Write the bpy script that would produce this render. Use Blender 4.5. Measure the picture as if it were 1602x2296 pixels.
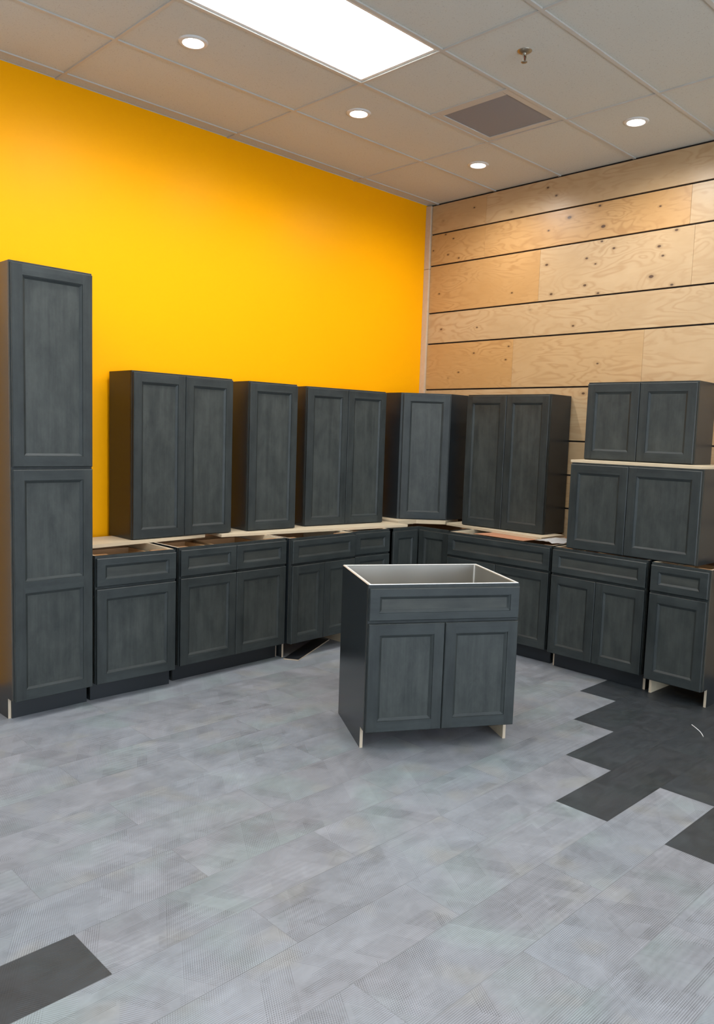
import bpy, bmesh, math, random
from mathutils import Vector, Matrix

for o in list(bpy.data.objects):
    bpy.data.objects.remove(o, do_unlink=True)
SC = bpy.context.scene
COL = SC.collection
random.seed(7)

# ------------------------------------------------------------------ camera
yaw, pitch, roll = 0.7873, -0.1019, 0.0340
fw = Vector((math.cos(yaw)*math.cos(pitch), math.sin(yaw)*math.cos(pitch), math.sin(pitch)))
rt = Vector((math.sin(yaw), -math.cos(yaw), 0))
up = rt.cross(fw)
r2 = rt*math.cos(roll) + up*math.sin(roll)
u2 = -rt*math.sin(roll) + up*math.cos(roll)
cam = bpy.data.cameras.new('camera')
cam_o = bpy.data.objects.new('camera', cam)
COL.objects.link(cam_o)
cam_o.matrix_world = Matrix(((r2.x, u2.x, -fw.x, -5.5128), (r2.y, u2.y, -fw.y, -4.8491),
                             (r2.z, u2.z, -fw.z, 1.6316), (0, 0, 0, 1)))
cam.sensor_fit = 'VERTICAL'
cam.sensor_height = 36.0
cam.lens = 36.0*1789.6/2296.0
cam.shift_x = (801-819.5)/2296.0
cam.shift_y = (1155.7-1148)/2296.0
cam.clip_start = 0.05
SC.camera = cam_o

# ------------------------------------------------------------------ exposure, world
SC.view_settings.view_transform = 'Standard'
SC.view_settings.look = 'None'
SC.view_settings.gamma = 1.0
SC.view_settings.use_curve_mapping = False
SC.view_settings.exposure = 0.22
world = bpy.data.worlds.new('world')
SC.world = world
world.use_nodes = True
world.node_tree.nodes['Background'].inputs[0].default_value = (0.75, 0.86, 1.0, 1)
world.node_tree.nodes['Background'].inputs[1].default_value = 5.8
PANEL_EMIT = 12.6
PANEL_COL = (0.93, 0.97, 1.0)
CAN_WATT = 47.0
CAN_EMIT = 14.0
CAN_COL = (1.0, 0.965, 0.92)

# ------------------------------------------------------------------ node helper
class NT:
    def __init__(s, name):
        s.m = bpy.data.materials.new(name); s.m.use_nodes = True
        s.t = s.m.node_tree; s.b = s.t.nodes['Principled BSDF']
    def n(s, typ, **kw):
        x = s.t.nodes.new(typ)
        for k, v in kw.items(): setattr(x, k, v)
        return x
    def link(s, a, b): s.t.links.new(a, b)
    def put(s, sock, v):
        if isinstance(v, bpy.types.NodeSocket): s.link(v, sock)
        elif isinstance(v, (tuple, list)) and len(v) == 3 and sock.type == 'RGBA': sock.default_value = (*v, 1)
        else: sock.default_value = v
    def math(s, op, a, b=0.0, c=0.0, clamp=False):
        x = s.n('ShaderNodeMath', operation=op); x.use_clamp = clamp
        s.put(x.inputs[0], a); s.put(x.inputs[1], b); s.put(x.inputs[2], c)
        return x.outputs[0]
    def vm(s, op, a, b=(0, 0, 0), out=0):
        x = s.n('ShaderNodeVectorMath', operation=op)
        s.put(x.inputs[0], a); s.put(x.inputs[1], b)
        return x.outputs[out]
    def noise(s, vec, scale, detail=4, rough=.55, dist=0, out=0):
        x = s.n('ShaderNodeTexNoise'); s.link(vec, x.inputs['Vector'])
        x.inputs['Scale'].default_value = scale; x.inputs['Detail'].default_value = detail
        x.inputs['Roughness'].default_value = rough; x.inputs['Distortion'].default_value = dist
        return x.outputs[out]
    def ramp(s, f, pts):
        x = s.n('ShaderNodeValToRGB'); s.link(f, x.inputs[0])
        e = x.color_ramp.elements
        while len(e) < len(pts): e.new(.5)
        for el, (p, c) in zip(e, pts):
            el.position = p; el.color = (*c, 1) if len(c) == 3 else c
        return x.outputs[0]
    def mix(s, f, a, b, mode='MIX'):
        x = s.n('ShaderNodeMix', data_type='RGBA', blend_type=mode)
        s.put(x.inputs[0], f); s.put(x.inputs[6], a); s.put(x.inputs[7], b)
        return x.outputs[2]
    def rng(s, f, a, b, c, d):
        x = s.n('ShaderNodeMapRange'); s.put(x.inputs[0], f)
        for i, v in enumerate((a, b, c, d)): x.inputs[i+1].default_value = v
        return x.outputs[0]
    def obj(s): return s.n('ShaderNodeTexCoord').outputs['Object']
    def scale(s, v, sc): return s.vm('MULTIPLY', v, sc)
    def randvec(s, v, k=7.0):
        r = s.n('ShaderNodeObjectInfo').outputs['Random']
        c = s.n('ShaderNodeCombineXYZ'); s.link(s.math('MULTIPLY', r, k), c.inputs[0]); s.link(s.math('MULTIPLY', r, k*2.3), c.inputs[2])
        return s.vm('ADD', v, c.outputs[0])
    def bump(s, h, strength, dist=.01):
        x = s.n('ShaderNodeBump'); x.inputs['Strength'].default_value = strength; x.inputs['Distance'].default_value = dist
        s.link(h, x.inputs['Height']); s.link(x.outputs[0], s.b.inputs['Normal'])
    def col(s, c): s.put(s.b.inputs['Base Color'], c)
    def rough(s, r): s.put(s.b.inputs['Roughness'], r)

def plain(name, c, rough=.5, metal=0.0):
    m = NT(name); m.col(c); m.rough(rough); m.b.inputs['Metallic'].default_value = metal
    return m.m

def m_stain(name, dark, light, vertical=True, rough=.44):
    """stained maple: fine grain streaks over soft blotches"""
    m = NT(name); v = m.randvec(m.obj())
    g = (26, 26, 1.7) if vertical else (1.7, 26, 26)
    streak = m.noise(m.scale(v, g), 1.0, 5, .6, .3)
    g2 = (130, 130, 5) if vertical else (5, 130, 130)
    fine = m.noise(m.scale(v, g2), 1.0, 3, .6)
    bl = m.noise(m.scale(v, (9, 9, 5) if vertical else (5, 9, 9)), 1.0, 6, .66, .25)
    f = m.math('ADD', m.math('MULTIPLY', streak, .36), m.math('MULTIPLY', bl, .56))
    f = m.math('ADD', f, m.math('MULTIPLY', fine, .14))
    f = m.rng(f, .35, .69, 0, 1)
    m.col(m.mix(f, dark, light)); m.rough(m.rng(fine, .3, .7, rough-.03, rough+.07))
    m.bump(fine, .05, .002); m.b.inputs['Specular IOR Level'].default_value = .3
    return m.m

FRAME = m_stain('charcoal_stain_frame', (.0120, .0156, .0158), (.037, .043, .0415))
RAIL = m_stain('charcoal_stain_rail', (.0135, .0175, .0180), (.038, .045, .044), False)
PANEL = m_stain('charcoal_stain_panel', (.017, .0215, .0210), (.054, .060, .055))
PANELH = m_stain('charcoal_stain_drawer_panel', (.022, .026, .0245), (.056, .059, .052), False)
def m_side():
    m = NT('charcoal_side'); v = m.obj()
    m.col(m.mix(m.noise(v, 6, 3), (.012, .016, .019), (.020, .025, .028))); m.rough(.24); m.b.inputs['Specular IOR Level'].default_value = .4
    return m.m
SIDE = m_side()
TOE = plain('charcoal_toe', (.010, .013, .016), .4)
def m_ply(name, a, b, rough=.55):
    m = NT(name); v = m.randvec(m.obj())
    s = m.noise(m.scale(v, (3, 30, 30)), 1.0, 4, .6, .5)
    m.col(m.mix(s, a, b)); m.rough(rough)
    return m.m
PLY = m_ply('plywood_face', (.58, .48, .325), (.69, .60, .44))
PLYIN = m_ply('maple_interior', (.30, .15, .065), (.42, .24, .12), .4)
BOXWOOD = m_ply('drawer_box_wood', (.40, .25, .12), (.52, .35, .19))
def m_plyedge():
    m = NT('plywood_edge'); v = m.obj()
    w = m.n('ShaderNodeTexWave', wave_type='BANDS', bands_direction='Z'); m.link(v, w.inputs[0])
    w.inputs['Scale'].default_value = 70; w.inputs['Distortion'].default_value = .3
    m.col(m.mix(w.outputs[1], (.62, .52, .37), (.48, .36, .22))); m.rough(.7)
    return m.m
PLYEDGE = m_plyedge()
EDGE = plain('raw_edge', (.50, .41, .30), .6)
def m_steel():
    m = NT('brushed_steel'); v = m.obj()
    n1 = m.noise(m.scale(v, (60, 60, 1.5)), 1, 4); n2 = m.noise(v, 3, 1)
    m.col(m.mix(n2, (.38, .37, .34), (.64, .62, .565))); m.b.inputs['Metallic'].default_value = .9
    m.rough(.3); m.bump(n1, .08, .002)
    return m.m
STEEL = m_steel()
WHITEMETAL = plain('white_metal', (.72, .70, .66), .4)
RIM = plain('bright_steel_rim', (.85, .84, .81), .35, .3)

# yellow wall
def m_yellow():
    m = NT('yellow_paint'); v = m.obj()
    n = m.noise(v, 1.3, 3); f = m.noise(v, 260, 2)
    m.col(m.mix(n, (.87, .362, .0004), (.90, .378, .0006)))
    m.rough(.42); m.b.inputs['Specular IOR Level'].default_value = .09; m.bump(f, .06, .001)
    return m.m
YEL = m_yellow()
def m_ceiling():
    m = NT('mineral_tile'); v = m.obj()
    n = m.noise(v, 130, 2, .6); n2 = m.noise(v, 38, 3, .7); big = m.noise(v, .9, 2)
    hole = m.rng(n, .62, .70, 0, 1); h2 = m.rng(n2, .64, .70, 0, .8)
    c = m.mix(big, (.50, .50, .445), (.54, .54, .49))
    c = m.mix(m.math('MULTIPLY', hole, .55), c, (.30, .27, .23)); c = m.mix(m.math('MULTIPLY', h2, .45), c, (.33, .30, .26))
    m.col(c); m.rough(.9); m.bump(n, .25, .003)
    return m.m
CEIL = m_ceiling()
TBAR = plain('grid_white', (.455, .44, .40), .45)
GREYWALL = plain('light_grey_wall', (.55, .56, .57), .7)
BLACK = plain('black_gap', (.008, .006, .006), .8)

# knots: (y, z, size) on the wood wall
KNOTS = [(-0.394, 3.608, 1), (-1.129, 3.637, 1.2), (-1.211, 3.561, 1.2), (-0.787, 3.505, 2), (-0.048, 3.551, 2), (-1.342, 3.372, 2),
 (-1.64, 3.258, 2), (-1.601, 3.416, 1.2), (-1.157, 3.299, 1), (-0.084, 3.427, 1), (-0.176, 3.379, 1), (0.053, 3.304, 1), (-0.121, 3.247, 1),
 (-0.246, 3.202, 1), (-1.515, 3.037, 1.3), (-1.512, 2.834, 1.5), (-1.214, 2.796, 1.5), (-1.63, 2.763, 1.3), (-1.157, 3.032, 1.5),
 (-1.74, 3.083, 1.3), (-1.636, 3.148, 1.2), (-2.097, 3.048, 1.5), (-2.051, 2.84, 2), (-2.218, 3.144, 1.4), (-2.211, 2.765, 1.3),
 (-2.129, 2.978, 1.2), (-0.037, 2.913, 1), (-0.832, 2.844, 1), (-0.483, 2.584, 1), (-1.43, 2.531, 1.2), (-0.079, 2.595, 1.3),
 (-1.021, 2.689, 2), (-0.462, 2.365, 1), (-0.827, 2.404, 1), (-0.803, 2.295, 1), (-0.3, 2.204, 1), (-0.184, 2.155, 1.3),
 (-1.663, 2.23, 1), (-2.085, 3.33, 1), (-1.593, 2.986, 1), (-1.556, 2.003, 1.5)]
FAINT = {3, 4, 31, 36}
def m_wood(name, a, b, line, gscale, warp):
    m = NT(name); v = m.obj()
    rv = m.randvec(v, 3)
    # knot field: squashed distance to the nearest knot
    dmin = None; soft = None
    for i, (y, z, s) in enumerate(KNOTS):
        d = m.vm('LENGTH', m.vm('MULTIPLY', m.vm('SUBTRACT', v, (v_x0, y, z)), (0, 1.15/s, 1.9/s)), out=1)
        if i in FAINT: d = m.math('ADD', d, .009)
        dmin = d if dmin is None else m.math('MINIMUM', dmin, d)
    halo = m.rng(dmin, .0, .14, 1, 0)
    base = m.noise(m.scale(rv, (1, 1.0, 4.0)), gscale, 3, .5, .5)
    f = m.math('ADD', m.math('MULTIPLY', base, warp), m.math('MULTIPLY', m.math('POWER', halo, 2.0), 1.0))
    rings = m.math('SINE', m.math('MULTIPLY', f, 11.0))
    rings = m.math('POWER', m.rng(rings, -1, 1, 0, 1), 3.0)
    fine = m.noise(m.scale(rv, (1, 5, 150)), 1, 4, .6)
    blot = m.noise(m.scale(rv, (1, 1.3, 2.2)), 1.6, 4, .6)
    amt = m.rng(blot, .38, .62, .15, 1)
    c = m.mix(m.rng(blot, .3, .7, 0, 1), a, b)
    c = m.mix(m.math('MULTIPLY', m.math('MULTIPLY', rings, amt), .5), c, line)
    c = m.mix(m.math('MULTIPLY', fine, .16), c, line)
    ring2 = m.rng(dmin, .010, .028, .45, 0)
    c = m.mix(ring2, c, tuple(x*.55 for x in line))
    core = m.rng(dmin, .008, .0125, .9, 0)
    c = m.mix(core, c, (.045, .018, .008))
    m.col(c); m.rough(m.rng(fine, .3, .7, .36, .46)); m.bump(fine, .03, .001)
    return m.m
v_x0 = 0.0
W_PALE = m_wood('birch_ply_pale', (.42, .290, .155), (.49, .355, .205), (.33, .19, .08), 1.3, 7)
W_WARM = m_wood('birch_ply_warm', (.43, .250, .098), (.49, .300, .128), (.29, .14, .045), 1.5, 8)
W_MID = m_wood('birch_ply_mid', (.43, .285, .140), (.49, .335, .175), (.32, .175, .07), 1.4, 7)
W_EDGE = m_ply('pine_trim', (.48, .345, .22), (.58, .44, .31))

# floor planks
def m_floor(name, base, dark, tintamp, lineamp, warm):
    m = NT(name)
    uv = m.n('ShaderNodeUVMap').outputs[0]
    at = m.n('ShaderNodeAttribute', attribute_type='GEOMETRY', attribute_name='plank').outputs['Fac']
    at = m.math('MULTIPLY', at, 1.0)
    sep = m.n('ShaderNodeSeparateXYZ'); m.link(uv, sep.inputs[0]); U, V = sep.outputs[0], sep.outputs[1]
    off = m.n('ShaderNodeCombineXYZ'); m.link(m.math('MULTIPLY', at, 37.0), off.inputs[0]); m.link(m.math('MULTIPLY', at, 91.0), off.inputs[1])
    P = m.vm('ADD', uv, off.outputs[0])
    wob = m.noise(P, 3.0, 2)
    b1 = m.noise(P, 3.2, 4, .6, 1.2); b2 = m.noise(m.scale(P, (1, 1.9, 1)), 9, 5, .65, .9); b3 = m.noise(P, 1.2, 1)
    val = m.math('ADD', m.math('MULTIPLY', m.rng(b1, .3, .7, -1, 1), .62), m.math('MULTIPLY', m.rng(b2, .3, .7, -1, 1), .6))
    val = m.math('ADD', val, m.math('MULTIPLY', m.math('SUBTRACT', at, .5), .14))
    lines = None
    fams = [(0, .0068, .055, .40, 1.0), (60, .0066, .075, .45, 1.0), (120, .0069, .080, .51, .85), (0, .0250, .11, .62, .22), (90, .0066, .11, .66, .5)]
    def crd(deg):
        a = math.radians(deg)
        return m.vm('DOT_PRODUCT', P, (math.sin(a), math.cos(a), 0), out=1)
    def cell(x, width, seed, seed2=None):
        wn = m.n('ShaderNodeTexWhiteNoise', noise_dimensions='3D')
        cx = m.n('ShaderNodeCombineXYZ')
        q = m.math('DIVIDE', x, width)
        q = m.math('ADD', q, m.math('MULTIPLY', m.math('SINE', m.math('MULTIPLY', q, 1.7)), .38))
        m.link(m.math('FLOOR', q), cx.inputs[0])
        m.put(cx.inputs[1], m.math('ADD', m.math('MULTIPLY', at, 50.0), float(seed)))
        if seed2 is not None: m.link(seed2, cx.inputs[2])
        m.link(cx.outputs[0], wn.inputs[0]); return wn.outputs[0]
    for i, (ang, per, sw, th, am) in enumerate(fams):
        c = crd(ang); e = crd(ang+60); g = crd(ang+120)
        s = m.math('SINE', m.math('MULTIPLY', c, 2*math.pi/per))
        s = m.math('MULTIPLY', m.math('ADD', s, .15), am)
        k1 = cell(c, sw, i*3+1); k2 = cell(e, sw*2.3, i*3+2); k3 = cell(g, sw*2.9, i*3+3)
        avg = m.math('MULTIPLY', m.math('ADD', m.math('ADD', k1, k2), m.math('MULTIPLY', k3, .6)), .385)
        mk = m.math('GREATER_THAN', avg, th)
        fade = m.rng(m.noise(m.vm('ADD', P, (i*5.3, i*2.1, 0)), 6, 2), .35, .6, .25, 1.1)
        t = m.math('MULTIPLY', m.math('MULTIPLY', s, mk), fade)
        lines = t if lines is None else m.math('ADD', lines, t)
        val = m.math('ADD', val, m.math('MULTIPLY', m.math('MULTIPLY', m.math('SUBTRACT', k2, .58), mk), .75))
    tot = m.math('ADD', m.math('MULTIPLY', val, tintamp), m.math('MULTIPLY', lines, -lineamp))
    # seams
    fu = m.math('MINIMUM', U, m.math('SUBTRACT', 1.016, U)); fv = m.math('MINIMUM', V, m.math('SUBTRACT', .256, V))
    seam = m.rng(m.math('MINIMUM', fu, fv), .0008, .0026, 1, 0)
    fac = m.math('ADD', 1.0, tot)
    b4 = m.noise(m.vm('ADD', P, (9.1, 3.3, 0)), 2.3, 2)
    hue = m.mix(m.rng(b3, .35, .65, 0, 1), base, warm)
    hue = m.mix(m.rng(b4, .5, .68, 0, .8), hue, tuple(c_*k_ for c_, k_ in zip(base, (1.0, 1.09, 1.0))))
    hue = m.mix(m.rng(m.noise(m.vm('ADD', P, (1.7, 8.3, 0)), 4.3, 1), .58, .7, 0, .7), hue, tuple(c_*k_ for c_, k_ in zip(base, (1.12, 1.05, .93))))
    cc = m.vm('MULTIPLY', hue, (1, 1, 1)); sc = m.n('ShaderNodeVectorMath', operation='SCALE'); m.link(hue, sc.inputs[0]); m.link(fac, sc.inputs['Scale'])
    c = m.mix(m.math('MULTIPLY', seam, .32), sc.outputs[0], dark)
    m.col(c); m.rough(m.rng(b2, .3, .7, .42, .55)); m.bump(lines, .12, .001)
    return m.m
FLOOR_L = m_floor('grey_vinyl_plank', (.192, .209, .232), (.09, .095, .10), .21, .24, (.202, .209, .228))
FLOOR_D = m_floor('charcoal_vinyl_plank', (.025, .031, .036), (.018, .018, .020), .24, .16, (.028, .032, .036))
def m_diff(name, c, e):
    m = NT(name); m.col((.9, .9, .9)); m.b.inputs['Emission Color'].default_value = (*c, 1); m.b.inputs['Emission Strength'].default_value = e
    return m.m
PANEL_L = m_diff('panel_diffuser', PANEL_COL, PANEL_EMIT)
CAN_L = m_diff('downlight_lens', CAN_COL, CAN_EMIT)
CANTRIM = plain('downlight_trim', (.60, .59, .56), .35)
def m_vent():
    m = NT('perforated_grey'); v = m.obj()
    vo = m.n('ShaderNodeTexVoronoi'); vo.inputs['Scale'].default_value = 160; m.link(v, vo.inputs[0]); vo.inputs['Randomness'].default_value = 0
    m.col(m.mix(m.rng(vo.outputs[0], .25, .45, 0, 1), (.10, .11, .13), (.225, .245, .285))); m.rough(.5)
    return m.m
VENT = m_vent()
BRASS = plain('dull_chrome', (.30, .26, .20), .35, .8)
CARD = m_ply('orange_cardboard', (.42, .19, .10), (.52, .26, .15), .7)
PLASTIC = plain('white_plastic', (.75, .76, .76), .3)

# ------------------------------------------------------------------ mesh helpers
def bx(bm, x0, x1, y0, y1, z0, z1, mi=0, bev=0.0, rot=None):
    t = bmesh.new()
    bmesh.ops.create_cube(t, size=1)
    for v in t.verts:
        v.co = Vector(((x0+x1)/2+v.co.x*(x1-x0), (y0+y1)/2+v.co.y*(y1-y0), (z0+z1)/2+v.co.z*(z1-z0)))
    if bev: bmesh.ops.bevel(t, geom=t.edges[:], offset=bev, segments=2, profile=.6, affect='EDGES')
    if rot: bmesh.ops.transform(t, matrix=rot, verts=t.verts[:])
    join(bm, t, mi)
def join(bm, t, mi=None):
    mp = {v: bm.verts.new(v.co) for v in t.verts}
    for f in t.faces:
        try:
            g = bm.faces.new([mp[v] for v in f.verts]); g.material_index = f.material_index if mi is None else mi
            g.smooth = f.smooth
        except ValueError: pass
    t.free()
def prism(bm, pts, lo, hi, axis='z', mi=0, mi_side=None, bev=0.0):
    """extrude a polygon: axis z: pts=(x,y); axis x: pts=(y,z)"""
    t = bmesh.new()
    def P(a, b, h): return Vector((a, b, h)) if axis == 'z' else (Vector((h, a, b)) if axis == 'x' else Vector((a, h, b)))
    lo_v = [t.verts.new(P(a, b, lo)) for a, b in pts]; hi_v = [t.verts.new(P(a, b, hi)) for a, b in pts]
    f1 = t.faces.new(lo_v); f2 = t.faces.new(hi_v[::-1]); f1.material_index = f2.material_index = mi
    n = len(pts)
    for i in range(n):
        f = t.faces.new((lo_v[(i+1) % n], lo_v[i], hi_v[i], hi_v[(i+1) % n])); f.material_index = mi if mi_side is None else mi_side
    bmesh.ops.recalc_face_normals(t, faces=t.faces[:])
    if bev: bmesh.ops.bevel(t, geom=t.edges[:], offset=bev, segments=1, affect='EDGES')
    join(bm, t)
def lathe(bm, prof, seg=32, mi=0, cx=0, cy=0, smooth=True):
    rings = []
    for r, z in prof:
        rings.append([bm.verts.new((cx+r*math.cos(2*math.pi*i/seg), cy+r*math.sin(2*math.pi*i/seg), z)) for i in range(seg)] if r > 1e-6 else [bm.verts.new((cx, cy, z))])
    for a, b in zip(rings, rings[1:]):
        for i in range(seg):
            j = (i+1) % seg
            vs = [a[i % len(a)], a[j % len(a)], b[j % len(b)], b[i % len(b)]]
            u = []
            for v in vs:
                if v not in u: u.append(v)
            if len(u) >= 3:
                f = bm.faces.new(u); f.material_index = mi; f.smooth = smooth
def obj(name, bm, mats, parent=None, loc=None):
    bmesh.ops.recalc_face_normals(bm, faces=bm.faces[:])
    me = bpy.data.meshes.new(name); bm.to_mesh(me); bm.free()
    for m in (mats if isinstance(mats, (list, tuple)) else [mats]): me.materials.append(m)
    o = bpy.data.objects.new(name, me); COL.objects.link(o)
    if parent: o.parent = parent
    if loc: o.location = loc
    return o
def thing(name, label, cat, loc, rz=0.0, group=None):
    o = bpy.data.objects.new(name, None); COL.objects.link(o); o.empty_display_size = .1
    o.location = loc; o.rotation_euler = (0, 0, rz); o['label'] = label; o['category'] = cat
    if group: o['group'] = group
    return o
def tag(o, label, cat, group=None):
    o['label'] = label; o['category'] = cat
    if group: o['group'] = group
    return o
def struct(name, bm, mats, parent=None):
    o = obj(name, bm, mats, parent)
    if parent is None: o['kind'] = 'structure'
    return o

# ------------------------------------------------------------------ setting
YW, XW, H = 0.141, 0.129, 3.713      # yellow wall plane, plank face, ceiling height
XL, YB = -8.4, -7.9                  # walls behind / left of the viewer
# floor: planks of 1.016 x 0.256 m, half-bond
PL, PW, FY = 1.016, 0.256, -2.256
dark_x = {0: -0.885, 1: -1.400, 2: -1.917, 3: -2.425, 4: -1.928, 5: -2.440, 6: -1.93, 7: -2.44, -1: -0.39, -2: .12}
me = bpy.data.meshes.new('floor')
verts, faces, uvs, mats_i, tint = [], [], [], [], []
rr = random.Random(3)
for k in range(-10, 23):
    y1 = FY - k*PW; y0 = y1 - PW
    if y0 > YW+.05 or y1 < YB-.1: continue
    ph = -0.885 if k % 2 == 0 else -1.400+.007
    j0 = math.floor((XL-ph)/PL)-1
    for j in range(j0, 3):
        x0 = ph + j*PL; x1 = x0+PL
        if x0 > .2 or x1 < XL-.1: continue
        b = len(verts)
        X1 = min(x1, .2); Y1 = min(y1, YW+.05)
        verts += [(x0, y0, 0), (X1, y0, 0), (X1, Y1, 0), (x0, Y1, 0)]
        faces.append((b, b+1, b+2, b+3))
        uvs += [(0, 0), (X1-x0, 0), (X1-x0, Y1-y0), (0, Y1-y0)]
        xc = (x0+x1)/2
        dk = (k in dark_x and xc > dark_x[k]) or (k == 1 and abs(x1+4.445) < .1)
        mats_i.append(1 if dk else 0); tint.append(rr.random())
me.from_pydata(verts, [], faces)
uvl = me.uv_layers.new(name='UVMap')
for i, uvc in enumerate(uvs): uvl.data[i].uv = uvc
at = me.attributes.new('plank', 'FLOAT', 'FACE')
for i, v in enumerate(tint): at.data[i].value = v
me.materials.append(FLOOR_L); me.materials.append(FLOOR_D)
for p, i in zip(me.polygons, mats_i): p.material_index = i
fl = bpy.data.objects.new('floor', me); COL.objects.link(fl); fl['kind'] = 'structure'

# walls
bm = bmesh.new(); bx(bm, -4.17, .25, YW, YW+.12, 0, H+.1); struct('wall_left', bm, YEL)
bm = bmesh.new(); bx(bm, XL-.1, -4.17, YW, YW+.12, 0, H+.1); struct('wall_left_end', bm, GREYWALL)  # unseen stretch, made grey so the pantry side reflects less yellow
bm = bmesh.new(); bx(bm, XW+.018, .30, YB-.1, YW, 0, H+.1); wr = struct('wall_right', bm, BLACK)
zg = [3.703, 3.446, 3.167, 2.745, 2.469, 2.055, 1.628, 1.358, 1.091, .68, .41, .0]
G = .0062
rows = []
seams = {0: [(-9, -3.0, W_MID), (-3.0, -.525, W_PALE), (-.525, .08, W_MID)],
         1: [(-9, -2.31, W_PALE), (-2.31, -.525, W_WARM), (-.525, .08, W_WARM)],
         2: [(-9, -2.351, W_PALE), (-2.351, -1.093, W_PALE), (-1.093, .08, W_WARM)],
         3: [(-9, -2.9, W_MID), (-2.9, .08, W_PALE)],
         4: [(-9, -2.027, W_PALE), (-2.027, -.873, W_MID), (-.873, .08, W_WARM)],
         5: [(-9, -1.9, W_MID), (-1.9, .08, W_PALE)],
         6: [(-9, .08, W_PALE)], 7: [(-9, -1.8, W_PALE), (-1.8, .08, W_MID)], 8: [(-9, .08, W_PALE)], 9: [(-9, .08, W_MID)], 10: [(-9, .08, W_PALE)]}
for i in range(len(zg)-1):
    for (a, b, mt) in seams[i]:
        a = max(a, YB)
        bm = bmesh.new()
        bx(bm, XW, XW+.017, a+.0006, b-.0006, zg[i+1]+G, zg[i]-G, 0, .0008)
        struct('wood_plank', bm, mt, wr)
bm = bmesh.new(); bx(bm, XW-.022, XW+.017, .082, YW-.001, 0, 3.14, 0, .002); bx(bm, XW-.022, XW+.017, .084, YW-.001, 3.143, 3.70, 0, .002)
struct('trim_1', bm, W_EDGE)
# unseen rear walls; the shop-front windows are added to let in daylight
bm = bmesh.new()
WX = [(-7.9, -5.6), (-5.4, -3.1), (-2.9, -.6)]
edges = [XL-.1, -7.9, -5.6, -5.4, -3.1, -2.9, -.6, .3]
for a, b in ((XL-.1, -7.9), (-5.6, -5.4), (-3.1, -2.9), (-.6, .3)): bx(bm, a, b, YB-.12, YB, 0, H+.1)
for a, b in WX: bx(bm, a, b, YB-.12, YB, 0, .3); bx(bm, a, b, YB-.12, YB, 2.7, H+.1)
struct('wall_back', bm, GREYWALL)
bm = bmesh.new(); bx(bm, XL-.12, XL, YB, YW, 0, H+.1); struct('wall_far_left', bm, GREYWALL)
glass = NT('window_glass'); glass.b.inputs['Transmission Weight'].default_value = 1; glass.rough(.0); glass.b.inputs['IOR'].default_value = 1.0
for i, (a, b) in enumerate(WX):
    bm = bmesh.new()
    for (p, q, r, s) in ((a, a+.05, .3, 2.7), (b-.05, b, .3, 2.7), (a, b, .3, .35), (a, b, 2.65, 2.7), ((a+b)/2-.02, (a+b)/2+.02, .3, 2.7)):
        bx(bm, p, q, YB-.09, YB-.03, r, s)
    w = struct('window_%d' % (i+1), bm, plain('dark_window_frame', (.05, .05, .055), .4))

# ceiling: tiles in a T-bar grid
TX = lambda m_: -0.8095-1.2546*m_
TY = lambda k_: 0.0265-0.6273*k_
hole = [(TX(2), TX(1), TY(3), TY(2))]
LIGHTS = [(1, 2), (3, 2), (5, 2), (1, 6), (3, 6), (5, 6), (1, 10), (3, 10), (5, 10)]  # only the first panel is in view; the others are added room light
VENTC = (TX(.5), TX(0), TY(3), TY(2))
bm = bmesh.new()
xs = [XL] + [TX(i) for i in range(6, -1, -1) if TX(i) > XL] + [XW+.02]
ys = [YB] + [TY(i) for i in range(13, -1, -1) if TY(i) > YB] + [YW]
lightcells = {(round(TX(m_+1), 3), round(TY(k_+1), 3)) for m_, k_ in LIGHTS}
for i in range(len(xs)-1):
    for j in range(len(ys)-1):
        if (round(xs[i], 3), round(ys[j], 3)) in lightcells: continue
        parts_ = [(xs[i], xs[i+1])]
        if abs(ys[j]-TY(3)) < .01 and abs(xs[i]-TX(1)) < .01: parts_ = [(TX(1), TX(.5))]
        for a, b in parts_:
            bx(bm, a+.003, b-.003, ys[j]+.003, ys[j+1]-.003, H, H+.015, 0, .002)
struct('ceiling', bm, CEIL)
bm = bmesh.new()
for y in ys[1:-1]: bx(bm, XL, XW+.01, y-.012, y+.012, H-.008, H+.02, 0, .0015)
for x in xs[1:-1]: bx(bm, x-.009, x+.009, YB, YW, H-.0082, H+.02, 0, .0015)
bx(bm, TX(.5)-.0115, TX(.5)+.0115, TY(3), TY(2), H-.0081, H+.02, 0, .0015)
bx(bm, XL, XW+.02, YW-.003, YW, H-.003, H+.02); 
struct('trim_2', bm, TBAR)
bm = bmesh.new(); bx(bm, XL-.1, .3, YB-.1, YW+.1, H+.13, H+.2); struct('roof', bm, GREYWALL)

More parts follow.
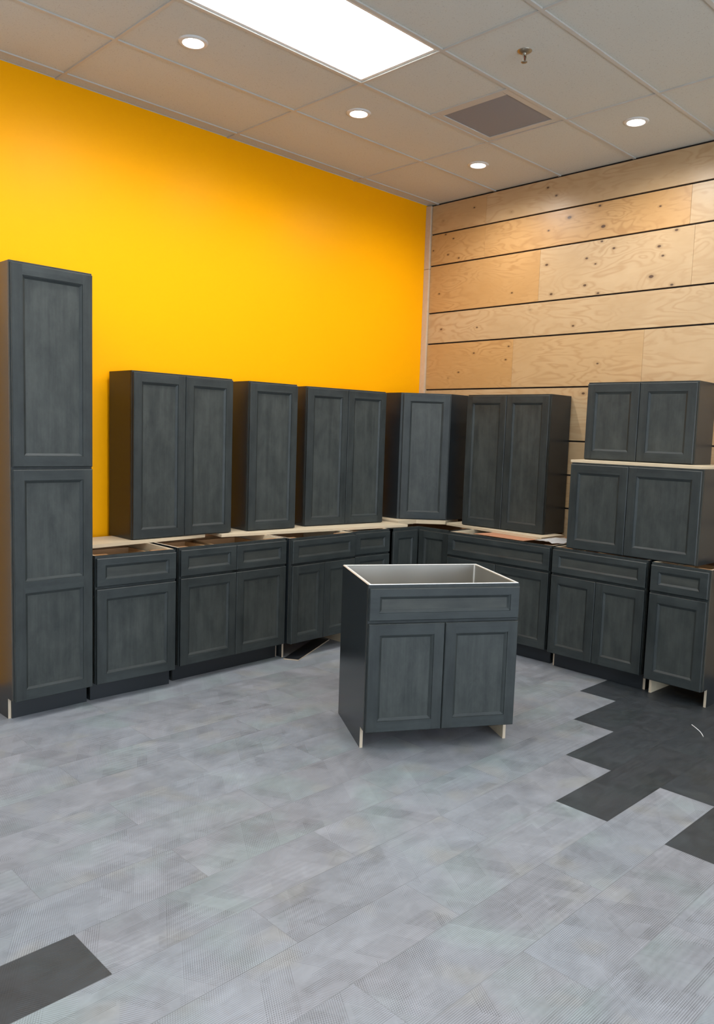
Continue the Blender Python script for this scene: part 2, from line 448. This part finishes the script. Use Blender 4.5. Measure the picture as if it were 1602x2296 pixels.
# ------------------------------------------------------------------ cabinet builders
ST = .057      # stile width
def door_frame(w, h, t=.020, openings=None):
    """front: x 0..w, z 0..h, face at y=-t; openings = list of (x0,x1,z0,z1) recessed panels"""
    bm = bmesh.new()
    if openings is None: openings = [(ST, w-ST, ST, h-ST)]
    e = .0038
    # outer rounded slab perimeter
    def rect(x0, x1, z0, z1, y): return [bm.verts.new((x0, y, z0)), bm.verts.new((x1, y, z0)), bm.verts.new((x1, y, z1)), bm.verts.new((x0, y, z1))]
    def ring(a, b, mi=0):
        for i in range(4): 
            f = bm.faces.new((a[i], a[(i+1) % 4], b[(i+1) % 4], b[i])); f.material_index = mi if mi >= 0 else (1 if i % 2 == 0 else 0)
    back = rect(0, w, 0, h, 0); f = bm.faces.new(back[::-1])
    mid = rect(0, w, 0, h, -t+e); ring(back, mid)
    # front face as grid split: stiles full height, rails between
    X = [e, openings[0][0], openings[0][1], w-e]
    Z = [e] + [v for o in openings for v in (o[2], o[3])] + [h-e]
    g = {}
    for i, x in enumerate(X):
        for j, z in enumerate(Z): g[i, j] = bm.verts.new((x, -t, z))
    nz = len(Z)
    for i in range(3):
        for j in range(nz-1):
            if i == 1 and j % 2 == 1: continue
            f = bm.faces.new((g[i, j], g[i+1, j], g[i+1, j+1], g[i, j+1])); f.material_index = 1 if i == 1 else 0
    # bevel strip to the slab edge
    bot = [g[i, 0] for i in range(4)]; top = [g[i, nz-1] for i in range(4)]
    lef = [g[0, j] for j in range(nz)]; rig = [g[3, j] for j in range(nz)]
    bm.faces.new([mid[0], mid[1]] + bot[::-1]); bm.faces.new([mid[2], mid[3]] + top)
    bm.faces.new([mid[0]] + lef + [mid[3]]); bm.faces.new([mid[1], mid[2]] + rig[::-1])
    for oi, (x0, x1, z0, z1) in enumerate(openings):
        j = 1+2*oi
        a = [g[1, j], g[2, j], g[2, j+1], g[1, j+1]]
        s = .0025
        b_ = rect(x0+.001, x1-.001, z0+.001, z1-.001, -t+.0045); ring(a, b_)
        c_ = rect(x0+.004, x1-.004, z0+.004, z1-.004, -t+.0048); ring(b_, c_)
        d_ = rect(x0+.016, x1-.016, z0+.016, z1-.016, -t+.0120); ring(c_, d_, -1)
        e_ = rect(x0+.0165, x1-.0165, z0+.0165, z1-.0165, -t+.0135); ring(d_, e_)
        f = bm.faces.new(e_)
    return bm
def add_front(name, pname, w, h, x, z, parent, horiz=False, openings=None, st=None):
    if st is not None: openings = [(st[0], w-st[0], st[1], h-st[1])]
    if openings is None: openings = [(ST, w-ST, ST, h-ST)]
    o = obj(name, door_frame(w, h, openings=openings), [FRAME, RAIL] if not horiz else [RAIL, RAIL], parent, (x, 0, z))
    for (x0, x1, z0, z1) in openings:
        bm = bmesh.new(); bx(bm, x0+.0163, x1-.0163, -.0072, -.004, z0+.0163, z1-.0163)
        obj(pname, bm, PANELH if horiz else PANEL, o)
    return o
def drawer(w, h, x, z, parent, box=0.0, D=.5):
    o = add_front('drawer', 'drawer_panel', w, h, x, z, parent, True, st=(.050, .040))
    if box:
        bm = bmesh.new(); a, b, hh = .03, w-.03, h-.055
        bx(bm, a, b, .022, .036, .02, .02+hh); bx(bm, a, b, D-.04, D-.026, .02, .02+hh)
        bx(bm, a, a+.013, .036, D-.04, .02, .02+hh); bx(bm, b-.013, b, .036, D-.04, .02, .02+hh)
        bx(bm, a+.013, b-.013, .036, D-.04, .024, .030)
        obj('drawer_box', bm, BOXWOOD, o)
    return o
def side_panel(x0, x1, D, Hh, parent, toe=True, z0=0.0, out=0):
    """out: -1 dark face on the low-x side, +1 on the high-x side"""
    f0 = .019
    pts = [(f0, .114), (.076, .114), (.076, 0), (D, 0), (D, Hh), (f0, Hh)] if toe else [(f0, z0), (D, z0), (D, Hh), (f0, Hh)]
    bm = bmesh.new()
    prism(bm, pts, x0, x1, 'x', 0)
    bm.faces.ensure_lookup_table(); bmesh.ops.recalc_face_normals(bm, faces=bm.faces[:])
    for f in bm.faces:
        n = f.normal
        if abs(n.x) > .9: f.material_index = 0 if n.x*out > 0 else 1
        elif n.y > .9: f.material_index = 1
        else: f.material_index = 2
    o = obj('side_panel', bm, [SIDE, PLY, EDGE], parent)
    return o
def face_frame(w, z0, z1, parent, rails=(), sw=.038, mull=None, t=.019):
    bm = bmesh.new()
    bx(bm, 0, sw, 0, t, z0, z1, 0, .001); bx(bm, w-sw, w, 0, t, z0, z1, 0, .001)
    for (a, b) in rails: bx(bm, sw, w-sw, 0, t, a, b, 0)
    if mull: bx(bm, mull-.019, mull+.019, 0, t, z0+.04, z1-.03, 0)
    return obj('face_frame', bm, FRAME, parent)
HB = .876
def base_cabinet(label, x, y, deg, w, fronts='1d1', toe=True, D=.60, name='base_cabinet', liner=False, box=True, mullion=False, group='base cabinets along the two walls', part_labels=True):
    t = thing(name, label, 'cabinet', (x, y, 0), math.radians(deg), group)
    side_panel(0, .016, D, HB, t, True, out=-1); side_panel(w-.016, w, D, HB, t, True, out=1)
    face_frame(w, .114, HB, t, [(.114, .150), (HB-.038, HB), (.668, .706)], mull=w/2 if mullion else None)
    bm = bmesh.new(); bx(bm, .016, w-.016, D-.010, D-.001, .114, HB-.001); obj('back_panel', bm, PLYIN, t)
    bm = bmesh.new(); bx(bm, .016, w-.016, .019, D-.010, .125, .138); obj('bottom_panel', bm, PLYIN, t)
    if not liner:
        bm = bmesh.new(); bx(bm, .016, w-.016, D-.10, D-.010, HB-.020, HB-.004); obj('rear_stretcher', bm, PLYIN, t)
        for q0, q1 in ((.016, .12), (w-.12, w-.016)):
            bm = bmesh.new(); bx(bm, q0, q1, .019, .11, HB-.024, HB-.010); obj('corner_brace', bm, PLYIN, t)
    if toe:
        bm = bmesh.new(); bx(bm, .0 if toe in ('full', 'left') else .0165, w if toe == 'full' else w-.0165, .066, .0755, .001, .113); obj('toe_kick', bm, TOE, t)
    r = .004
    gz = (.861-.695)
    if fronts[0] in '12':
        n = int(fronts[0]); ww = (w-2*r-(n-1)*.003)/n
        for i in range(n): drawer(ww, gz, r+i*(ww+.003), .695, t, box and not liner, D-.03)
    if fronts == '3drawers':
        pass
    nd = int(fronts[-1]) if fronts[-1].isdigit() else 0
    if nd:
        ww = (w-2*r-(nd-1)*.003)/nd
        for i in range(nd): add_front('door', 'door_panel', ww, .565, r+i*(ww+.003), .114, t)
    if fronts.startswith('s'):
        drawer(w-2*r, gz, r, .695, t, True, D-.03)
        drawer(w-2*r, .2785, r, .401, t); drawer(w-2*r, .2785, r, .114, t)
    if liner:
        bm = bmesh.new(); a, b, c, d, zt, zb = .017, w-.017, .020, D-.012, HB-.001, .62
        s = .0015
        bx(bm, a, a+s, c, d, zb, zt); bx(bm, b-s, b, c, d, zb, zt); bx(bm, a, b, c, c+s, zb, zt); bx(bm, a, b, d-s, d, zb, zt); bx(bm, a, b, c, d, zb, zb+s)
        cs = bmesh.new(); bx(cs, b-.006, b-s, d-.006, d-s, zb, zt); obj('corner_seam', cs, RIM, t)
        L = obj('metal_liner', bm, STEEL, t); L['label'] = 'brushed stainless steel liner'
        bm = bmesh.new(); z0, z1 = HB+.0002, HB+.0035
        bx(bm, .004, .016, .004, D, z0, z1, 0, .001); bx(bm, w-.016, w-.004, .004, D, z0, z1, 0, .001)
        bx(bm, .014, w-.014, .004, .013, z0, z1, 0, .001); bx(bm, .014, w-.014, D-.014, D-.001, z0, z1, 0, .001)
        obj('liner_rim', bm, RIM, L)
    return t
def wall_cabinet(label, x, y, z, deg, w, h, D=.29, doors=2, sp=None, group='wall cabinets standing on the base cabinets'):
    t = thing('wall_cabinet', label, 'cabinet', (x, y, z), math.radians(deg), group)
    for a, b in ((0, .014), (w-.014, w)):
        bm = bmesh.new(); bx(bm, a, b, .019, D, 0, h); obj('side_panel', bm, SIDE, t)
    face_frame(w, 0, h, t, [(0, .038), (h-.038, h)], mull=w/2 if doors == 2 else None)
    bm = bmesh.new(); bx(bm, .014, w-.014, .019, D-.008, h-.020, h-.006); obj('top_panel', bm, SIDE if h > .8 else PLY, t)
    bm = bmesh.new(); bx(bm, .014, w-.014, .019, D-.008, .006, .020); obj('bottom_panel', bm, PLY, t)
    bm = bmesh.new(); bx(bm, .014, w-.014, D-.008, D-.001, 0, h); obj('back_panel', bm, PLYIN, t)
    r = .003; cuts = [w/2] if (doors == 2 and not sp) else ([sp*w] if sp else [])
    xs_ = [r]+[c for c in cuts]+[w-r]
    for i in range(len(xs_)-1):
        a = xs_[i]+(.0015 if i else 0); b = xs_[i+1]-(.0015 if i < len(xs_)-2 else 0)
        add_front('door', 'door_panel', b-a, h-.016, a, .005, t)
    return t

# ------------------------------------------------------------------ base run
base_cabinet('charcoal base cabinet beside the tall pantry, one drawer over one wide door', -3.398, -.526, -1.5, .522, '1d1', toe='full')
base_cabinet('charcoal base cabinet with two drawers side by side over two doors', -2.825, -.500, 1.6, .880, '2d2', toe='left', mullion=True)
base_cabinet('charcoal base cabinet without toe kick, loose board lying under its doors', -1.928, -.518, 2.6, .650, '1d2', toe=False, D=.565, box=False)
base_cabinet('narrow charcoal cabinet of stacked drawers, left of the corner cabinet', -1.250, -.452, -1.2, .387, 'stack', D=.58)
base_cabinet('wide charcoal base cabinet right of the corner, half hidden by the island', -.560, -.835, -89.4, .94, '1d2', toe='full', box=False)
base_cabinet('charcoal base cabinet with one wide drawer and two doors under the right stack', -.574, -1.806, -91.1, .716, '1d2')
base_cabinet('narrow charcoal base cabinet at right edge, one drawer, no toe kick', -.619, -2.562, -91.4, .380, '1d1', toe=False)
base_cabinet('charcoal island sink cabinet standing alone with steel-lined open top', -2.705, -2.072, -30.6, .822, '1d2', toe=False, D=.60, name='island_cabinet', liner=True, group=None)

# corner base (L-shaped, bifold doors)
def corner_base():
    t = thing('corner_base_cabinet', 'dark L-shaped corner base cabinet with two doors meeting inward', 'cabinet', (-.50, -.455, 0), 0, 'base cabinets along the two walls')
    # local: inner corner at origin; left leg runs to -x, right leg to -y
    lx, ry = -.325, -.345
    bm = bmesh.new(); bx(bm, lx, 0, 0, .019, .114, HB-.001); bx(bm, 0, .019, ry, .019, .114, HB-.001)
    o = obj('face_frame', bm, FRAME, t)
    bm = bmesh.new(); bx(bm, lx, lx+.016, .0, .58, 0, HB); obj('side_panel', bm, [SIDE], t)
    bm = bmesh.new(); bx(bm, .0, .58, ry, ry+.016, 0, HB); obj('side_panel', bm, [SIDE], t)
    bm = bmesh.new(); bx(bm, lx+.016, .58, .572, .58, .1, HB-.01); bx(bm, .572, .58, ry+.016, .572, .1, HB-.01); obj('back_panel', bm, PLYIN, t)
    bm = bmesh.new(); prism(bm, [(lx+.016, .02), (.02, .02), (.02, ry+.016), (.57, ry+.016), (.57, .57), (lx+.016, .57)], .12, .135); obj('bottom_panel', bm, PLYIN, t)
    bm = bmesh.new(); prism(bm, [(lx+.016, .07), (.075, .07), (.075, ry+.016), (.085, ry+.016), (.085, .08), (lx+.016, .08)], .001, .113); obj('toe_kick', bm, TOE, t)
    d = add_front('door', 'door_panel', -lx-.030, .735, lx+.006, .116, t)
    d2 = add_front('door', 'door_panel', -ry-.030, .735, 0, .116, t); d2.rotation_euler = (0, 0, -math.pi/2); d2.location = (0, -.024, .116)
    return t
corner_base()

# tall pantry
def tall():
    w, D, h = .452, .60, 2.462
    t = thing('tall_cabinet', 'tall charcoal pantry cabinet with stacked doors at left edge', 'cabinet', (-3.872, -.540, 0), math.radians(.9))
    side_panel(0, .016, D, h, t, True, out=-1); side_panel(w-.016, w, D, h, t, True, out=1)
    face_frame(w, .114, h, t, [(.114, .15), (1.36, 1.41), (h-.04, h)])
    bm = bmesh.new(); bx(bm, .016, w-.016, D-.01, D-.001, .1, h-.002); obj('back_panel', bm, PLYIN, t)
    bm = bmesh.new(); bx(bm, .016, w-.016, .019, D-.01, h-.016, h-.002); obj('top_panel', bm, SIDE, t)
    bm = bmesh.new(); bx(bm, .0165, w-.001, .066, .0755, .001, .113); obj('toe_kick', bm, TOE, t)
    W = w-.008
    add_front('door', 'door_panel', W, 1.056, .004, 1.394, t)
    add_front('door', 'door_panel', W, 1.266, .004, .114, t, openings=[(ST, W-ST, ST, .597), (ST, W-ST, .659, 1.266-ST)])
tall()

# ------------------------------------------------------------------ plywood sheets on the base run
def board(name, pts, z0, z1, label, cat, mats, group=None, bev=.0008):
    cx = sum(p[0] for p in pts)/len(pts); cy = sum(p[1] for p in pts)/len(pts)
    bm = bmesh.new(); prism(bm, [(a-cx, b-cy) for a, b in pts], 0, z1-z0, 'z', 0, 1)
    o = obj(name, bm, mats, None, (cx, cy, z0)); tag(o, label, cat, group); return o
PB = [PLY, PLYEDGE]
GB = 'plywood sheets laid over the base cabinets'
board('plywood_board', [(-3.405, -.262), (-2.41, -.160), (-2.41, .10), (-3.405, .06)], HB+.001, HB+.022, 'pale plywood sheet beside the pantry, under the leftmost wall cabinet', 'plywood board', PB, GB)
board('plywood_board', [(-2.31, -.215), (-.62, -.440), (-.62, .08), (-2.29, .11)], HB+.001, HB+.020, 'long pale plywood strip under the narrow and middle wall cabinets', 'plywood board', PB, GB)
board('plywood_board', [(-.60, -.31), (-.37, -.31), (-.19, -.49), (.07, -.42), (.07, .10), (-.60, .08)], HB+.001, HB+.035, 'plywood piece under the angled corner wall cabinet', 'plywood board', PB, GB)
board('plywood_board', [(-.215, -.52), (-.345, -1.555), (-.03, -1.555), (.05, -.52)], HB+.001, HB+.021, 'plywood strip under the wall cabinet right of the corner, splintered end', 'plywood board', PB, GB)
board('plywood_board', [(-.545, -1.885), (-.545, -2.80), (.05, -2.80), (.05, -1.872)], 1.4835, 1.5015, 'plywood sheet between the two short wall cabinets stacked at right', 'plywood board', PB, GB)

# ------------------------------------------------------------------ wall cabinets
wall_cabinet('leftmost upright charcoal wall cabinet, two tall doors, next to the pantry', -2.979, -.174, .8985, 1.4, .780, 1.083, D=.285)
wall_cabinet('narrow single-door charcoal wall cabinet, second from the pantry', -2.050, -.150, .897, -2.7, .430, 1.083, D=.272, doors=1)
wall_cabinet('two-door charcoal wall cabinet between the narrow one and the angled corner one', -1.490, -.128, .897, -6.7, .785, 1.083, D=.255)
wall_cabinet('two-door charcoal wall cabinet standing right of the corner on plywood', -.200, -.686, .8985, -88.8, .782, 1.083, D=.300)
wall_cabinet('short wide two-door cabinet, lower one of the right-hand stack', -.543, -1.895, .8775, -90.5, .925, .605, D=.59, sp=.47, group='short wall cabinets stacked at right')
wall_cabinet('short two-door cabinet on top of the right-hand stack', -.372, -1.891, 1.5025, -87.7, .772, .543, D=.305, group='short wall cabinets stacked at right')
def corner_wall():
    A = Vector((-.482, -.184)); B = Vector((-.172, -.482)); w = (B-A).length
    z0, h = .912, 1.079
    t = thing('corner_wall_cabinet', 'angled corner wall cabinet with a single diagonal door', 'cabinet', (A.x, A.y, z0), math.atan2(B.y-A.y, B.x-A.x), 'wall cabinets standing on the base cabinets')
    R = Matrix.Rotation(-math.atan2(B.y-A.y, B.x-A.x), 2)
    def L(x, y): v = R @ (Vector((x, y))-A); return (v.x, v.y)
    bl = L(-.482, .128); bc = L(.115, .128); br = L(.115, -.482)
    bm = bmesh.new(); prism(bm, [(0.0, .0), (.014, .006), (bl[0]+.010, bl[1]-.010), bl], 0, h); obj('side_panel', bm, SIDE, t)
    bm = bmesh.new(); prism(bm, [(w, .0), br, (br[0]-.010, br[1]+.002), (w-.014, .006)], 0, h); obj('side_panel', bm, SIDE, t)
    bm = bmesh.new(); prism(bm, [bl, (bl[0], bl[1]-.008), (bc[0], bc[1]-.010), bc], 0, h); prism(bm, [bc, (bc[0], bc[1]-.010), (br[0]-.008, br[1]), br], 0, h); obj('back_panel', bm, PLYIN, t)
    for nm, za, mt in (('top_panel', h-.016, SIDE), ('bottom_panel', .004, PLY)):
        bm = bmesh.new(); prism(bm, [(.02, .021), (w-.02, .021), (br[0]-.02, br[1]+.01), (bc[0], bc[1]-.03), (bl[0]+.02, bl[1]-.01)], za, za+.012); obj(nm, bm, mt, t)
    face_frame(w, 0, h, t, [(0, .038), (h-.038, h)])
    add_front('door', 'door_panel', w-.030, h-.016, .022, .005, t)
corner_wall()

# ------------------------------------------------------------------ loose bits
def toe_board():
    pts = [(-1.955, -.496), (-1.895, -.590), (-1.335, -.300), (-1.395, -.200)]
    o = board('toe_kick_board', pts, .0015, .009, 'loose black toe kick board on floor under the doorless gap', 'board', [TOE, EDGE])
    o['label'] = 'loose black toe kick board lying on the floor under a base cabinet'
toe_board()
bm = bmesh.new(); prism(bm, [(0, 0), (.26, -.06), (.20, -.50), (-.02, -.48)], 0, .002)
o = obj('cardboard_sheet', bm, CARD, None, (-.42, -1.02, HB+.0005)); o.location = (-.47, -1.01, .8738)
tag(o, 'thin reddish-brown sheet poking out under plywood, right of the corner', 'sheet')
def plastic():
    bm = bmesh.new(); r = random.Random(5); n = 9; g = {}
    for i in range(n):
        for j in range(n):
            u, v = i/(n-1), j/(n-1)
            g[i, j] = bm.verts.new((u*.26, -v*.20 - .04*u, .004+.012*r.random()+.02*math.sin(3*u)*math.sin(3*v)))
    for i in range(n-1):
        for j in range(n-1): bm.faces.new((g[i, j], g[i+1, j], g[i+1, j+1], g[i, j+1]))
    bmesh.ops.solidify(bm, geom=bm.faces[:], thickness=.0012)
    o = obj('plastic_wrap', bm, PLASTIC, None, (-.47, -1.575, HB+.0022))
    tag(o, 'crumpled white plastic wrap on the base cabinet beside the right stack', 'plastic wrap')
plastic()
def strip():
    cu = bpy.data.curves.new('c', 'CURVE'); cu.dimensions = '3D'; s = cu.splines.new('NURBS')
    P = [(-.931, -3.018), (-.975, -3.070), (-1.023, -3.114), (-1.071, -3.143)]
    s.points.add(3); s.use_endpoint_u = True; s.order_u = 3
    for q, (x, y) in zip(s.points, P): q.co = (x+1.0, y+3.08, 0, 1)
    cu.bevel_depth = .0022
    tmp = bpy.data.objects.new('t', cu); COL.objects.link(tmp)
    me_ = bpy.data.meshes.new_from_object(tmp.evaluated_get(bpy.context.evaluated_depsgraph_get()))
    bpy.data.objects.remove(tmp, do_unlink=True)
    me_.materials.clear(); me_.materials.append(PLASTIC)
    o = bpy.data.objects.new('plastic_strip', me_); COL.objects.link(o); o.location = (-1.0, -3.08, .0026)
    tag(o, 'thin curved white strip lying on the dark floor planks', 'strip')
strip()

# ------------------------------------------------------------------ ceiling fixtures
def panel_light(m_, k_, label):
    x0, x1, y0, y1 = TX(m_+1), TX(m_), TY(k_+1), TY(k_)
    cx, cy = (x0+x1)/2, (y0+y1)/2; a, b = (x1-x0)/2-.013, (y1-y0)/2-.013
    t = thing('ceiling_panel_light', label, 'ceiling light', (cx, cy, H), 0, 'recessed fluorescent panels in the ceiling grid')
    bm = bmesh.new(); f = .020
    bx(bm, -a, a, -b, -b+f, -.001, .012); bx(bm, -a, a, b-f, b, -.001, .012); bx(bm, -a, -a+f, -b+f, b-f, -.001, .012); bx(bm, a-f, a, -b+f, b-f, -.001, .012)
    bx(bm, -a, a, -b, b, .05, .06)
    obj('frame', bm, WHITEMETAL, t)
    bm = bmesh.new(); bx(bm, -a+f, a-f, -b+f, b-f, .003, .008); obj('diffuser', bm, PANEL_L, t)
ADDED_PANEL_LABELS = ['ceiling light panel next along the row of the visible one, beyond the left edge',
    'ceiling light panel at the far left end of the row near the yellow wall',
    'ceiling light panel in the middle row, nearest the plank wall', 'ceiling light panel at the centre of the middle row, over the viewer',
    'ceiling light panel at the left end of the middle row', 'ceiling light panel in the row by the shop windows, nearest the plank wall',
    'ceiling light panel in the middle of the row by the shop windows', 'ceiling light panel by the shop windows at the left end']
for i, (m_, k_) in enumerate(LIGHTS):
    if i == 0: panel_light(m_, k_, 'large bright rectangular light panel set in the ceiling grid')
    else: panel_light(m_, k_, ADDED_PANEL_LABELS[i-1])
def can(x, y, label):
    t = thing('recessed_light', label, 'ceiling light', (x, y, H), 0, 'round recessed downlights')
    bm = bmesh.new(); lathe(bm, [(.0585, -.0088), (.064, -.0098), (.072, -.0088), (.079, -.004), (.081, -.0005), (.081, .001)], 40)
    obj('trim_ring', bm, CANTRIM, t)
    bm = bmesh.new(); lathe(bm, [(.0585, -.0088), (.0560, -.004), (.0545, -.0004)], 40)
    obj('reflector', bm, CANTRIM, t)
    bm = bmesh.new(); lathe(bm, [(.0545, -.0008), (.050, -.0028), (.036, -.0045), (0, -.0052)], 40); 
    obj('lens', bm, CAN_L, t)
    l = bpy.data.lights.new('downlight', 'SPOT'); l.energy = CAN_WATT; l.color = CAN_COL; l.spot_size = math.radians(170); l.spot_blend = .8; l.shadow_soft_size = .05
    lo = bpy.data.objects.new('downlight', l); COL.objects.link(lo); lo.parent = t; lo.location = (0, 0, -.03)
CANS = [(-3.014, -.895, 'round downlight nearest the left edge, above the pantry side of the yellow wall'),
        (-1.757, -.892, 'round downlight between the light panel and the yellow wall middle'),
        (-.468, -.884, 'round downlight nearest the room corner'),
        (-.487, -2.180, 'round downlight at right above the wood-plank wall'),
        (-4.27, -.89, 'round downlight further along the yellow wall, outside the view'),  # this and the next three are unseen, added for extra light
        (-5.52, -.89, 'round downlight at the far end of the yellow wall'),
        (-.487, -3.45, 'round downlight further along the plank wall, outside the view'),
        (-.487, -4.70, 'round downlight at the far end of the plank wall')]
for c in CANS: can(*c)
def vent():
    x0, x1, y0, y1 = VENTC; cx, cy = (x0+x1)/2, (y0+y1)/2; a, b = (x1-x0)/2-.013, (y1-y0)/2-.013
    t = thing('ceiling_vent', 'square ceiling return vent with grey perforated face', 'vent', (cx, cy, H))
    bm = bmesh.new(); f = .050
    bx(bm, -a, a, -b, -b+f, -.004, .008, 0, .002); bx(bm, -a, a, b-f, b, -.004, .008, 0, .002); bx(bm, -a, -a+f, -b+f, b-f, -.004, .008, 0, .002); bx(bm, a-f, a, -b+f, b-f, -.004, .008, 0, .002)
    obj('frame', bm, TBAR, t)
    bm = bmesh.new(); bx(bm, -a+f, a-f, -b+f, b-f, .001, .006); obj('perforated_plate', bm, VENT, t)
vent()
def sprinkler():
    t = thing('sprinkler_head', 'small metal fire sprinkler head hanging from a ceiling tile', 'sprinkler', (-1.76, -2.18, H))
    bm = bmesh.new(); lathe(bm, [(.012, -.012), (.026, -.010), (.036, -.004), (.040, -.0005), (.040, .001)], 28); obj('escutcheon', bm, BRASS, t)
    bm = bmesh.new(); lathe(bm, [(0, -.026), (.011, -.026), (.012, -.010), (.012, .0)], 20)
    for s in (-1, 1):
        R = Matrix.Translation((s*.009, 0, -.040)) @ Matrix.Rotation(s*.22, 4, 'Y')
        bx(bm, -.0022, .0022, -.003, .003, -.017, .017, 0, 0, R)
    lathe(bm, [(0, -.056), (.006, -.056), (.0065, -.052), (0, -.050)], 16)
    obj('frame_arms', bm, BRASS, t)
    bm = bmesh.new(); lathe(bm, [(.0015, -.048), (.0022, -.036), (.0015, -.026)], 12); obj('glass_bulb', bm, plain('red_bulb', (.30, .03, .02), .1), t)
    bm = bmesh.new(); lathe(bm, [(0, -.060), (.015, -.0595), (.017, -.057), (.015, -.0565), (0, -.0565)], 24); obj('deflector', bm, BRASS, t)
sprinkler()
